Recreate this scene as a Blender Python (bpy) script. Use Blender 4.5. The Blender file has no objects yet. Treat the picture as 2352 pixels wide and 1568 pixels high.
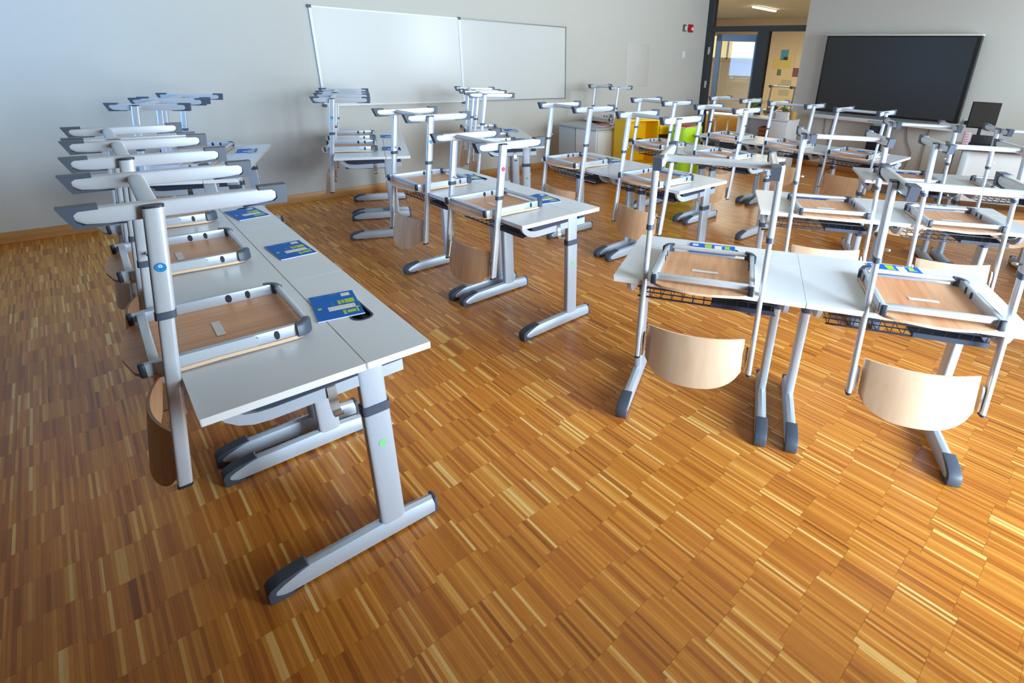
import bpy, bmesh, math, random
from mathutils import Vector, Matrix, Euler
random.seed(4)
S = bpy.context.scene
COL = S.collection
PI = math.pi

# ------------------------------------------------------------------ camera
F_PX, CX, CY = 1208.0246, 1370.818, 651.238
YAW, PITCH, ROLL, CAMH = 0.786255, -0.405979, 0.03698, 1.62685
cam_d = bpy.data.cameras.new('camera'); cam = bpy.data.objects.new('camera', cam_d); COL.objects.link(cam)
fwd = Vector((math.cos(PITCH)*math.cos(YAW), math.cos(PITCH)*math.sin(YAW), math.sin(PITCH)))
rgt = fwd.cross(Vector((0, 0, 1))).normalized(); upv = rgt.cross(fwd)
r2 = rgt*math.cos(ROLL) + upv*math.sin(ROLL); u2 = -rgt*math.sin(ROLL) + upv*math.cos(ROLL)
m = Matrix((r2, u2, -fwd)).transposed().to_4x4(); m.translation = (0, 0, CAMH)
cam.matrix_world = m
cam_d.sensor_fit = 'HORIZONTAL'; cam_d.sensor_width = 36
cam_d.lens = F_PX/2352*36
cam_d.shift_x = (1176-CX)/2352; cam_d.shift_y = (CY-784)/2352
cam_d.clip_start = 0.05; cam_d.clip_end = 200
S.camera = cam

# ------------------------------------------------------------------ room dimensions
YW, XT = 6.52, 9.18            # whiteboard wall, screen wall
YR, XB, ZC = -1.15, -1.9, 3.05   # window wall, rear wall, ceiling

# ------------------------------------------------------------------ world and daylight
w = bpy.data.worlds.new('world'); S.world = w; w.use_nodes = True
bg = w.node_tree.nodes['Background']
bg.inputs[0].default_value = (0.72, 0.86, 1.0, 1); bg.inputs[1].default_value = 1.6

WIN = [(1.45, 3.00, 0.08, 2.85), (3.10, 4.50, 0.08, 2.85), (4.65, 6.20, 0.85, 2.85), (6.90, 8.40, 0.85, 2.85)]   # x0,x1,z0,z1 openings in the window wall

def area(name, loc, rot, sx, sz, energy, col):
    d = bpy.data.lights.new(name, 'AREA'); d.shape = 'RECTANGLE'; d.size = sx; d.size_y = sz
    d.energy = energy; d.color = col
    o = bpy.data.objects.new(name, d); COL.objects.link(o); o.location = loc; o.rotation_euler = rot
    return o
for i, (x0, x1, z0, z1) in enumerate(WIN):
    area('window_daylight', ((x0+x1)/2, YR-0.32, (z0+z1)/2), (PI/2, 0, 0), x1-x0+.1, z1-z0+.1, [275, 128, 52, 155][i], (0.76, 0.865, 1.0))
# added blue fill light behind the camera, tints the left wall
area('rear_blue_fill', (XB-0.22, 5.3, 1.9), (0, -PI/2, 0), 1.7, 2.2, 95, (0.10, 0.42, 1.0))
# warm corridor lamps are built with the corridor

S.view_settings.view_transform = 'Standard'; S.view_settings.look = 'None'
S.view_settings.exposure = 0.84; S.view_settings.gamma = 1; S.view_settings.use_curve_mapping = False
S.cycles.use_denoising = True
S.cycles.max_bounces = 8; S.cycles.diffuse_bounces = 5; S.cycles.glossy_bounces = 4; S.cycles.transmission_bounces = 6
S.cycles.caustics_reflective = False; S.cycles.caustics_refractive = False
S.cycles.sample_clamp_indirect = 6

# ------------------------------------------------------------------ materials
def s2l(c):
    return tuple(((v/255)/12.92 if v/255 <= .04045 else ((v/255+.055)/1.055)**2.4) for v in c)
def mat(name, rgb, rough=.5, metal=0, spec=.5, noise=0, nscale=30, srgb=True, bump=0, coat=0):
    M = bpy.data.materials.new(name); M.use_nodes = True
    nt = M.node_tree; b = nt.nodes['Principled BSDF']
    c = s2l(rgb) if srgb else rgb
    b.inputs['Base Color'].default_value = (*c, 1); b.inputs['Roughness'].default_value = rough
    b.inputs['Metallic'].default_value = metal; b.inputs['Specular IOR Level'].default_value = spec
    b.inputs['Coat Weight'].default_value = coat
    if noise or bump:
        tc = nt.nodes.new('ShaderNodeTexCoord'); n = nt.nodes.new('ShaderNodeTexNoise')
        n.inputs['Scale'].default_value = nscale; n.inputs['Detail'].default_value = 4
        nt.links.new(tc.outputs['Object'], n.inputs['Vector'])
        if noise:
            r = nt.nodes.new('ShaderNodeMapRange'); r.inputs[3].default_value = 1-noise; r.inputs[4].default_value = 1+noise
            nt.links.new(n.outputs['Fac'], r.inputs[0])
            h = nt.nodes.new('ShaderNodeHueSaturation'); h.inputs['Color'].default_value = (*c, 1)
            nt.links.new(r.outputs[0], h.inputs['Value']); nt.links.new(h.outputs[0], b.inputs['Base Color'])
        if bump:
            bp = nt.nodes.new('ShaderNodeBump'); bp.inputs['Strength'].default_value = bump; bp.inputs['Distance'].default_value = .002
            nt.links.new(n.outputs['Fac'], bp.inputs['Height']); nt.links.new(bp.outputs[0], b.inputs['Normal'])
    return M
def emis(name, rgb, strength):
    M = bpy.data.materials.new(name); M.use_nodes = True; nt = M.node_tree
    b = nt.nodes['Principled BSDF']; b.inputs['Base Color'].default_value = (*rgb, 1)
    b.inputs['Emission Color'].default_value = (*rgb, 1); b.inputs['Emission Strength'].default_value = strength
    return M
def wood(name, dark, light, axis=0, scale=1.0, streak=0.0, rough=.42):
    """wood grain in object space, long direction = axis"""
    M = bpy.data.materials.new(name); M.use_nodes = True; nt = M.node_tree; L = nt.links
    b = nt.nodes['Principled BSDF']; b.inputs['Roughness'].default_value = rough
    tc = nt.nodes.new('ShaderNodeTexCoord'); oi = nt.nodes.new('ShaderNodeObjectInfo')
    mp = nt.nodes.new('ShaderNodeMapping'); sc = [38*scale]*3; sc[axis] = 2.2*scale; mp.inputs['Scale'].default_value = sc
    ad = nt.nodes.new('ShaderNodeVectorMath'); ad.operation = 'ADD'
    mu = nt.nodes.new('ShaderNodeMath'); mu.operation = 'MULTIPLY'; mu.inputs[1].default_value = 37
    L.new(oi.outputs['Random'], mu.inputs[0]); L.new(tc.outputs['Object'], ad.inputs[0]); L.new(mu.outputs[0], ad.inputs[1])
    L.new(ad.outputs[0], mp.inputs[0])
    n = nt.nodes.new('ShaderNodeTexNoise'); n.inputs['Scale'].default_value = 1; n.inputs['Detail'].default_value = 6; n.inputs['Roughness'].default_value = .6
    L.new(mp.outputs[0], n.inputs['Vector'])
    r = nt.nodes.new('ShaderNodeValToRGB'); r.color_ramp.elements[0].position = .3; r.color_ramp.elements[1].position = .72
    r.color_ramp.elements[0].color = (*s2l(dark), 1); r.color_ramp.elements[1].color = (*s2l(light), 1)
    L.new(n.outputs['Fac'], r.inputs[0])
    L.new(r.outputs[0], b.inputs['Base Color'])
    return M

M_WALL = mat('wall_paint_dimmed', (203, 201, 193), .75, noise=.012, nscale=3, bump=.05)  # white wall with its dimmer lighting put into the colour
M_WALLR = mat('wall_paint_screen_side', (212, 211, 204), .75, noise=.012, nscale=3)
M_REAR = mat('rear_wall_darkened', (74, 92, 114), .8, noise=.02, nscale=3)  # unseen rear wall, made dark blue to cut fill light on the left
M_CEIL = mat('ceiling_paint', (206, 194, 168), .85, noise=.01, nscale=4)
M_DARKFR = mat('anthracite_frame', (52, 58, 62), .45, noise=.03)
M_LEAF = mat('door_leaf_metal', (128, 136, 142), .35, metal=.3, noise=.02)
M_ALU = mat('silver_powder_coat', (194, 208, 224), .34, metal=.3, noise=.02, nscale=60)
M_ALU2 = mat('silver_tube', (210, 218, 228), .27, metal=.36, noise=.02, nscale=60)
M_CHROME = mat('bright_zinc', (215, 218, 220), .18, metal=.95, noise=.02)
M_PLA = mat('slate_plastic', (74, 84, 100), .45, noise=.04, nscale=40)
M_PLAD = mat('dark_plastic', (40, 48, 62), .4, noise=.04, nscale=40)
M_WIRE = mat('dark_wire', (52, 58, 70), .4, metal=.3, noise=.02)
M_TRAY = mat('navy_tray', (48, 58, 78), .5, noise=.03)
M_TOP = mat('tabletop_laminate', (220, 229, 240), .28, noise=.012, nscale=200)
M_EDGE = mat('tabletop_edge', (238, 240, 241), .35, noise=.01)
M_HOLE = mat('cable_hole_plastic', (26, 36, 52), .4, noise=.03)
M_WBOARD = mat('whiteboard_enamel', (214, 215, 212), .22, spec=.35, noise=.004, nscale=2)
M_WFRAME = mat('whiteboard_frame', (236, 238, 238), .35, noise=.01)
M_GFRAME = mat('grey_frame', (150, 152, 148), .4, metal=.4, noise=.01)
M_BASE = wood('oak_baseboard', (176, 122, 66), (212, 160, 98), axis=0, scale=.5)
M_BASEY = wood('oak_baseboard_cross', (176, 116, 56), (205, 146, 80), axis=1, scale=.5)
M_SEAT = wood('beech_seat', (204, 148, 108), (228, 180, 140), axis=0)
M_SEATS = wood('beech_seat_streaky', (204, 132, 84), (240, 196, 158), axis=0, scale=.5)
M_SEATE = mat('ply_edge', (236, 206, 172), .5, noise=.08, nscale=80)
M_BACK = wood('beech_back', (214, 166, 122), (234, 194, 156), axis=2, scale=.6)
M_BACK_LIT = wood('beech_back_window_lit', (200, 168, 138), (212, 186, 160), axis=2, scale=.5)  # same beech, washed-out tone standing for strong window light
M_LAB = mat('paper_label', (226, 228, 232), .6, noise=.02, nscale=200)
M_DOTB = mat('blue_sticker', (20, 130, 200), .4, noise=.02)
M_DOTW = mat('sticker_white', (225, 238, 248), .4, noise=.02)
M_DOTG = mat('green_sticker', (140, 215, 150), .4, noise=.03)
M_DOTP = mat('pink_sticker', (214, 66, 100), .4, noise=.03)
M_DOTC = mat('cyan_sticker', (70, 160, 200), .4, noise=.03)
M_BLUE = mat('booklet_blue', (0, 104, 205), .55, spec=.25, noise=.05, nscale=60)
M_GREEN = mat('print_green', (176, 214, 24), .55, noise=.03)
M_TEAL = mat('print_teal', (20, 130, 160), .4, noise=.05)
M_PAPER = mat('white_paper', (232, 232, 236), .6, noise=.01)
M_PINKL = mat('pink_print_line', (214, 180, 200), .6, noise=.01)
M_SCREEN = mat('screen_glass', (56, 54, 50), .36, spec=.3, noise=.02, nscale=3)
M_BEZEL = mat('black_bezel', (20, 23, 26), .35, noise=.02)
M_BLACK = mat('black_plastic', (28, 30, 34), .5, noise=.03)
M_WHITEC = mat('white_melamine', (228, 230, 230), .4, noise=.01)
M_GREYC = mat('grey_melamine', (176, 184, 188), .45, noise=.01)
M_YEL = mat('yellow_laminate', (250, 200, 0), .4, noise=.02)
M_LIME = mat('lime_laminate', (176, 214, 30), .4, noise=.02)
M_PINK = mat('magenta_print', (214, 40, 110), .4, noise=.02)
M_RED = mat('alarm_red', (190, 20, 34), .35, noise=.02)
M_LEAFG = mat('plant_leaf', (110, 140, 60), .5, noise=.2, nscale=20)
M_LEAFD = mat('plant_leaf_dark', (96, 112, 76), .5, noise=.2, nscale=20)
M_CARD = mat('cardboard', (206, 164, 96), .7, noise=.05)
M_CABLE = mat('grey_cable', (120, 122, 124), .5, noise=.02)
M_HALLW = mat('hall_wall', (230, 208, 168), .8, noise=.02, nscale=2)
M_HALLC = mat('hall_ceiling', (200, 186, 146), .85, noise=.01)
M_HALLF = mat('hall_floor', (120, 110, 96), .5, noise=.05)
M_OCHRE = mat('ochre_wood', (206, 160, 70), .5, noise=.1, nscale=8)
M_LAMP = emis('lamp_strip', (1.0, .93, .75), 14)
M_SLAB = mat('floor_joint', (60, 34, 14), .7, noise=.05)

def glass_mat():
    M = bpy.data.materials.new('pane_glass'); M.use_nodes = True; nt = M.node_tree
    nt.nodes.remove(nt.nodes['Principled BSDF']); out = nt.nodes['Material Output']
    t = nt.nodes.new('ShaderNodeBsdfTransparent'); t.inputs[0].default_value = (.93, .95, .94, 1)
    g = nt.nodes.new('ShaderNodeBsdfGlossy'); g.inputs['Roughness'].default_value = .02
    lw = nt.nodes.new('ShaderNodeFresnel'); lw.inputs[0].default_value = 1.5
    mx = nt.nodes.new('ShaderNodeMixShader')
    nt.links.new(lw.outputs[0], mx.inputs[0]); nt.links.new(t.outputs[0], mx.inputs[1]); nt.links.new(g.outputs[0], mx.inputs[2])
    nt.links.new(mx.outputs[0], out.inputs[0]); return M
M_GLASS = glass_mat()

# parquet: narrow oak lamellas, 16 to a block, ends in line across a block
BW, BL, SW = .168, .176, .0105
def parquet_mat():
    M = bpy.data.materials.new('industrial_parquet'); M.use_nodes = True; nt = M.node_tree; L = nt.links
    b = nt.nodes['Principled BSDF']
    def mth(op, a, bb=None, c=None):
        n = nt.nodes.new('ShaderNodeMath'); n.operation = op
        for i, v in enumerate((a, bb, c)):
            if v is None: continue
            if isinstance(v, (int, float)): n.inputs[i].default_value = v
            else: L.new(v, n.inputs[i])
        return n.outputs[0]
    geo = nt.nodes.new('ShaderNodeNewGeometry'); sp = nt.nodes.new('ShaderNodeSeparateXYZ'); L.new(geo.outputs['Position'], sp.inputs[0])
    x = mth('ADD', sp.outputs[0], 10*BW); y = mth('ADD', sp.outputs[1], 20*BL)
    col = mth('FLOOR', mth('DIVIDE', x, BW))
    off = mth('MULTIPLY', mth('FRACT', mth('MULTIPLY', col, .618)), .05)
    row = mth('FLOOR', mth('DIVIDE', mth('ADD', y, off), BL))
    strip = mth('FLOOR', mth('DIVIDE', x, SW))
    pair = mth('FLOOR', mth('DIVIDE', mth('ADD', x, mth('MULTIPLY', row, .013)), SW*3.0))
    def wn(a, bb, c=0.0):
        cb = nt.nodes.new('ShaderNodeCombineXYZ'); L.new(a, cb.inputs[0]); L.new(bb, cb.inputs[1]); cb.inputs[2].default_value = c
        n = nt.nodes.new('ShaderNodeTexWhiteNoise'); L.new(cb.outputs[0], n.inputs['Vector']); return n.outputs['Value']
    v1 = wn(strip, row); v2 = wn(pair, row, 3.7); v3 = wn(col, row, 9.1)
    ramp = nt.nodes.new('ShaderNodeValToRGB'); cr = ramp.color_ramp; cr.interpolation = 'LINEAR'
    stops = [(0, (142, 80, 30)), (.12, (178, 104, 38)), (.35, (202, 124, 46)), (.60, (214, 138, 52)), (.78, (226, 152, 64)), (.90, (240, 182, 94)), (1, (250, 212, 138))]
    cr.elements[0].position = 0; cr.elements[0].color = (*s2l(stops[0][1]), 1)
    cr.elements[1].position = 1; cr.elements[1].color = (*s2l(stops[-1][1]), 1)
    for p_, c_ in stops[1:-1]:
        e = cr.elements.new(p_); e.color = (*s2l(c_), 1)
    f = mth('ADD', mth('MULTIPLY', v1, .74), mth('MULTIPLY', v2, .26))
    # keep a share of very light lamellas
    lt = mth('GREATER_THAN', v1, .90)
    f = mth('MAXIMUM', mth('MULTIPLY', f, .98), mth('MULTIPLY', lt, mth('ADD', mth('MULTIPLY', v2, .25), .75)))
    L.new(f, ramp.inputs[0])
    gm = nt.nodes.new('ShaderNodeMapping'); gm.inputs['Scale'].default_value = (260, 14, 1)
    cb = nt.nodes.new('ShaderNodeCombineXYZ'); L.new(sp.outputs[0], cb.inputs[0]); L.new(sp.outputs[1], cb.inputs[1]); L.new(mth('MULTIPLY', v1, 40), cb.inputs[2])
    L.new(cb.outputs[0], gm.inputs[0])
    gn = nt.nodes.new('ShaderNodeTexNoise'); gn.inputs['Scale'].default_value = 1; gn.inputs['Detail'].default_value = 5; L.new(gm.outputs[0], gn.inputs['Vector'])
    hs = nt.nodes.new('ShaderNodeHueSaturation'); L.new(ramp.outputs[0], hs.inputs['Color'])
    val = mth('ADD', mth('MULTIPLY', gn.outputs['Fac'], .34), .83)
    val = mth('MULTIPLY', val, mth('ADD', mth('MULTIPLY', v3, .06), .97))
    # lamella joints: a hairline
    fx = mth('FRACT', mth('DIVIDE', x, SW)); ed = mth('LESS_THAN', mth('MINIMUM', fx, mth('SUBTRACT', 1.0, fx)), .045)
    val = mth('MULTIPLY', val, mth('SUBTRACT', 1.0, mth('MULTIPLY', ed, .22)))
    L.new(val, hs.inputs['Value']); hs.inputs['Saturation'].default_value = 1.0
    L.new(hs.outputs[0], b.inputs['Base Color'])
    L.new(mth('ADD', mth('MULTIPLY', gn.outputs['Fac'], .14), .25), b.inputs['Roughness'])
    b.inputs['Specular IOR Level'].default_value = .5
    return M
M_PARQ = parquet_mat()

# ------------------------------------------------------------------ mesh helpers
def mesh_from(bm, name, mats, smooth=35):
    bmesh.ops.recalc_face_normals(bm, faces=bm.faces)
    me = bpy.data.meshes.new(name); bm.to_mesh(me); bm.free()
    for mm in (mats if isinstance(mats, (list, tuple)) else [mats]): me.materials.append(mm)
    if smooth:
        me.shade_smooth(); me.set_sharp_from_angle(angle=math.radians(smooth))
    return me
def put(name, me, parent=None, loc=(0, 0, 0), rot=None):
    o = bpy.data.objects.new(name, me); COL.objects.link(o); o.location = loc
    if rot: o.rotation_euler = rot
    if parent: o.parent = parent
    return o
def tag(o, label=None, cat=None, group=None, kind=None):
    if label: o['label'] = label
    if cat: o['category'] = cat
    if group: o['group'] = group
    if kind: o['kind'] = kind
    return o
def empty(name, loc, rz=0, label=None, cat=None, group=None):
    o = bpy.data.objects.new(name, None); COL.objects.link(o); o.location = loc; o.rotation_euler = (0, 0, rz)
    o.empty_display_size = .1
    return tag(o, label, cat, group)
def box(bm, x0, x1, y0, y1, z0, z1, bev=0, seg=2, mi=0):
    vs = [bm.verts.new((x, y, z)) for x in (x0, x1) for y in (y0, y1) for z in (z0, z1)]
    idx = [(0, 1, 3, 2), (4, 6, 7, 5), (0, 4, 5, 1), (2, 3, 7, 6), (0, 2, 6, 4), (1, 5, 7, 3)]
    fs = [bm.faces.new([vs[i] for i in f]) for f in idx]
    for f in fs: f.material_index = mi
    if bev:
        es = list({e for f in fs for e in f.edges})
        r = bmesh.ops.bevel(bm, geom=es, offset=bev, segments=seg, profile=.5, affect='EDGES')
        for f in r['faces']: f.material_index = mi
    return fs
def B(name, x0, x1, y0, y1, z0, z1, m_, bev=0, seg=2):
    bm = bmesh.new(); box(bm, x0, x1, y0, y1, z0, z1, bev, seg); return mesh_from(bm, name, m_)
def ring_sweep(bm, rings, caps=True, mi=0):
    """rings: list of equal-length lists of points"""
    R = [[bm.verts.new(p) for p in r] for r in rings]; n = len(R[0])
    for a, b in zip(R, R[1:]):
        for i in range(n):
            f = bm.faces.new((a[i], a[(i+1) % n], b[(i+1) % n], b[i])); f.material_index = mi
    if caps:
        for r in (R[0], R[-1]):
            f = bm.faces.new(r); f.material_index = mi
def tube(bm, pts, r, n=8, mi=0):
    pts = [Vector(p) for p in pts]; rings = []; up = None
    for i, p in enumerate(pts):
        t = (pts[min(i+1, len(pts)-1)]-pts[max(i-1, 0)]).normalized()
        a = Vector((0, 0, 1)) if abs(t.z) < .9 else Vector((1, 0, 0))
        s = t.cross(a).normalized(); q = s.cross(t)
        rings.append([p+s*math.cos(2*PI*k/n)*r+q*math.sin(2*PI*k/n)*r for k in range(n)])
    ring_sweep(bm, rings, mi=mi)
def stad(a, b, n=6, p=2.8):
    """super-ellipse section, half sizes a,b"""
    out = []
    N = n*4
    for k in range(N):
        t = 2*PI*k/N; c, s = math.cos(t), math.sin(t)
        out.append((a*math.copysign(abs(c)**(2/p), c), b*math.copysign(abs(s)**(2/p), s)))
    return out
def prism_v(bm, poly, v0, v1, mi=0):
    """polygon in (u,z) extruded along v"""
    A = [bm.verts.new((u, v0, z)) for u, z in poly]; Bv = [bm.verts.new((u, v1, z)) for u, z in poly]
    n = len(poly)
    for i in range(n):
        bm.faces.new((A[i], A[(i+1) % n], Bv[(i+1) % n], Bv[i])).material_index = mi
    bm.faces.new(A).material_index = mi; bm.faces.new(Bv[::-1]).material_index = mi
def plate(bm, outline, z0, z1, holes=(), side_mi=0):
    """flat plate with holes"""
    edges = []
    for lp in (outline, *holes):
        vs = [bm.verts.new((x, y, z0)) for x, y in lp]
        edges += [bm.edges.new((vs[i], vs[(i+1) % len(vs)])) for i in range(len(vs))]
    r = bmesh.ops.triangle_fill(bm, use_beauty=True, use_dissolve=False, edges=edges)
    fs = [g for g in r['geom'] if isinstance(g, bmesh.types.BMFace)]
    e = bmesh.ops.extrude_face_region(bm, geom=fs)
    bmesh.ops.translate(bm, vec=(0, 0, z1-z0), verts=[v for v in e['geom'] if isinstance(v, bmesh.types.BMVert)])
    bm.normal_update()
    for f in bm.faces:
        if abs(f.normal.z) < .5: f.material_index = side_mi
def rrect(x0, x1, y0, y1, r, n=4):
    out = []
    for cx, cy, a0 in ((x1-r, y1-r, 0), (x0+r, y1-r, PI/2), (x0+r, y0+r, PI), (x1-r, y0+r, 1.5*PI)):
        out += [(cx+r*math.cos(a0+PI/2*k/n), cy+r*math.sin(a0+PI/2*k/n)) for k in range(n+1)]
    return out

# ------------------------------------------------------------------ setting
def struct(name, me, parent=None, loc=(0, 0, 0)):
    o = put(name, me, parent, loc)
    if not parent: o['kind'] = 'structure'
    return o
floor = struct('floor', B('floor_slab', XB-.2, XT+.2, YR-.2, YW+.2, -.12, -.010, M_SLAB))
# blocks
cells = []
for ci in range(int((XB+1.68)/BW)-1, int((XT+1.68)/BW)+2):
    off = ((ci*.618) % 1)*.05
    for ri in range(int((YR+3.52)/BL)-1, int((YW+3.52+.1)/BL)+2):
        x0 = ci*BW-10*BW; y0 = ri*BL-off-20*BL
        x0c, x1c = max(x0, XB), min(x0+BW, XT); y0c, y1c = max(y0, YR), min(y0+BL, YW)
        if x1c-x0c < .01 or y1c-y0c < .01: continue
        cells.append((x0c, x1c, y0c, y1c, x1c-x0c > BW-1e-4 and y1c-y0c > BL-1e-4))
def screen(p):
    d = Vector(p)-Vector((0, 0, CAMH)); z = d.dot(fwd)
    if z < .1: return None
    return CX+F_PX*d.dot(r2)/z, CY-F_PX*d.dot(u2)/z
cand = []
for i, (x0, x1, y0, y1, full) in enumerate(cells):
    q = screen(((x0+x1)/2, (y0+y1)/2, 0))
    if full and q and -40 < q[0] < 2400 and 0 < q[1] < 1640:
        cand.append((math.hypot((x0+x1)/2, (y0+y1)/2), i))
near = {i for _, i in sorted(cand)[:300]}
gme = B('parquet_block', 0.0002, BW-.0002, .0003, BL-.0003, -.010, 0, M_PARQ)
bmr = bmesh.new()
for i, (x0, x1, y0, y1, full) in enumerate(cells):
    if i in near: put('parquet_block', gme, floor, (x0, y0, 0))
    else: box(bmr, x0+.0002, x1-.0002, y0+.0003, y1-.0003, -.010, 0)
tag(put('parquet', mesh_from(bmr, 'parquet', M_PARQ, 0), floor), kind='stuff')

struct('ceiling', B('ceiling', XB-.2, XT+.2, YR-.2, YW+.2, ZC, ZC+.15, M_CEIL))
struct('wall_left', B('wall_left', XB-.2, XT+.14, YW, YW+.2, -.12, ZC, M_WALL))
# screen wall (front) with door opening from y 4.52 to the corner
bm = bmesh.new(); box(bm, XT, XT+.25, YR-.2, 4.53, -.12, ZC); struct('wall_front', mesh_from(bm, 'wall_front', M_WALLR))
# window wall on the right
bm = bmesh.new()
xs = [XB-.2]+[v for w_ in WIN for v in w_[:2]]+[XT+.2]
for a, b in zip(xs[::2], xs[1::2]): box(bm, a, b, YR-.25, YR, -.12, ZC)
for x0, x1, z0, z1 in WIN:
    box(bm, x0, x1, YR-.25, YR, -.12, z0); box(bm, x0, x1, YR-.25, YR, z1, ZC)
struct('wall_right', mesh_from(bm, 'wall_right', M_WALL, 0))
# unseen rear wall with an opening added for the blue fill
bm = bmesh.new()
RW = (4.4, 6.25, .9, 2.9)
box(bm, XB-.2, XB, YR-.2, RW[0], -.12, ZC); box(bm, XB-.2, XB, RW[1], YW+.2, -.12, ZC)
box(bm, XB-.2, XB, RW[0], RW[1], -.12, RW[2]); box(bm, XB-.2, XB, RW[0], RW[1], RW[3], ZC)
struct('wall_back', mesh_from(bm, 'wall_back', M_REAR, 0))
def win_frame(n, horizontal, a0, a1, z0, z1, c0):
    bm = bmesh.new(); t = .05
    am = (a0+a1)/2
    for (p0, p1, q0, q1) in ((a0, a0+t, z0, z1), (a1-t, a1, z0, z1), (a0, a1, z0, z0+t), (a0, a1, z1-t, z1), (am-t/2, am+t/2, z0, z1)):
        if horizontal: box(bm, p0, p1, c0-.04, c0+.04, q0, q1)
        else: box(bm, c0-.04, c0+.04, p0, p1, q0, q1)
    o = struct('window_%d' % n, mesh_from(bm, 'window_frame', M_WFRAME, 0))
    g = bmesh.new()
    if horizontal: box(g, a0+t, a1-t, c0-.003, c0+.003, z0+t, z1-t)
    else: box(g, c0-.003, c0+.003, a0+t, a1-t, z0+t, z1-t)
    put('pane', mesh_from(g, 'pane', M_GLASS, 0), o)
for i, (x0, x1, z0, z1) in enumerate(WIN): win_frame(i+1, True, x0, x1, z0, z1, YR-.15)
win_frame(5, False, *RW, XB-.1)  # frame of the added rear opening, out of view
# half drawn blind on the last window
# baseboards
struct('baseboard_left', B('baseboard', XB, XT-.02, YW-.018, YW, 0, .095, M_BASE, .003))
struct('baseboard_front', B('baseboard', XT-.018, XT, YR, 4.50, 0, .095, M_BASEY, .003))
struct('baseboard_right', B('baseboard', XB, XT-.02, YR, YR+.018, 0, .095, M_BASE, .003))

# ---- glazed door screen to the corridor
ds = struct('door_1', mesh_from((lambda b: (box(b, XT+.02, XT+.16, 6.41, 6.52, 0, ZC), box(b, XT+.02, XT+.16, 4.53, 6.41, 2.145, 2.235),
     box(b, XT+.02, XT+.16, 5.22, 5.42, 0, 2.145), box(b, XT+.02, XT+.16, 4.53, 5.22, 0, .06), b)[-1])(bmesh.new()), 'door_frame', M_DARKFR, 0))
put('pane', B('pane', XT+.085, XT+.091, 4.56, 6.41, 2.235, ZC, M_GLASS), ds)
put('pane', B('pane', XT+.085, XT+.091, 4.56, 5.22, .06, 2.145, M_GLASS), ds)
# opened leaf, hinged at the corner side
leaf = bmesh.new(); LWd = .84; LH = 2.10
for a in ((0, .10, 0, LH), (LWd-.10, LWd, 0, LH), (0, LWd, LH-.12, LH), (0, LWd, 0, .14)):
    box(leaf, -.03, .03, -a[1], -a[0], a[2]+.01, a[3]+.01)
lf = put('door_leaf', mesh_from(leaf, 'door_leaf', M_LEAF, 0), ds, (XT+.17, 6.36, 0), (0, 0, math.radians(16)))
put('glass_pane', B('pane', -.004, .004, -LWd+.10, -.10, .14, LH-.12, M_GLASS), lf)
hb = bmesh.new(); box(hb, -.05, -.03, -.90, -.93+.06, .98, 1.14, .004); tube(hb, [(-.05, -.89, 1.06), (-.085, -.89, 1.06), (-.085, -.78, 1.06)], .009)
put('door_handle', mesh_from(hb, 'door_handle', M_CHROME), lf)
for z in (.35, 1.15, 1.75):
    put('hinge', B('hinge', XT-.005, XT+.02, 6.385, 6.425, z, z+.13, M_CHROME, .004), ds)
put('lock_plate', B('lock_plate', XT+.008, XT+.02, 5.27, 5.33, .90, 1.04, M_GREYC, .003), ds)

# ---- corridor behind the glazing
HX = 17.0
struct('floor_corridor', B('corridor_floor', XT+.2, HX+.2, 1.0, 14, -.12, 0, M_HALLF)).name = 'floor_2'
struct('ceiling_2', B('corridor_ceiling', XT+.18, HX+.2, 1.0, 14, 2.95, 3.15, M_HALLC))
bm = bmesh.new(); wy0, wy1, wz0, wz1 = 10.0, 12.2, 1.72, 2.50
box(bm, HX, HX+.2, 1.0, wy0, 0, 2.95); box(bm, HX, HX+.2, wy1, 14, 0, 2.95); box(bm, HX, HX+.2, wy0, wy1, 0, wz0); box(bm, HX, HX+.2, wy0, wy1, wz1, 2.95)
box(bm, XT+.26, HX, 14, 14.2, 0, 2.95); box(bm, XT+.26, HX, .8, 1.0, 0, 2.95)
box(bm, XT+.06, XT+.26, YW+.2, 14, 0, 2.95)
struct('wall_corridor', mesh_from(bm, 'wall_corridor', M_HALLW, 0))
win_frame(6, False, wy0, wy1, wz0, wz1, HX+.05)
area('corridor_lamp_light', (12.6, 7.5, 2.86), (0, 0, .2), 3.5, 3.0, 190, (1.0, .88, .68))
lt = empty('ceiling_light', (13.7, 7.97, 2.93), math.radians(4), 'long warm white ceiling light strip seen over the door', 'ceiling light')
put('diffuser', B('diffuser', -.62, .62, -.035, .035, -.03, .0, M_LAMP, .004), lt); put('housing', B('housing', -.64, .64, -.045, .045, .0, .02, M_WFRAME), lt)
sp = empty('ceiling_light', (12.95, 9.05, 2.93), 0, 'small round ceiling spot beside the dark door frame', 'ceiling light')
bm = bmesh.new(); bmesh.ops.create_cone(bm, cap_ends=True, segments=20, radius1=.05, radius2=.05, depth=.02); put('diffuser', mesh_from(bm, 'spot', M_LAMP), sp)
bm = bmesh.new(); bmesh.ops.create_cone(bm, cap_ends=True, segments=20, radius1=.065, radius2=.065, depth=.012); put('rim', mesh_from(bm, 'rim', M_WFRAME), sp, (0, 0, .014))
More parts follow.
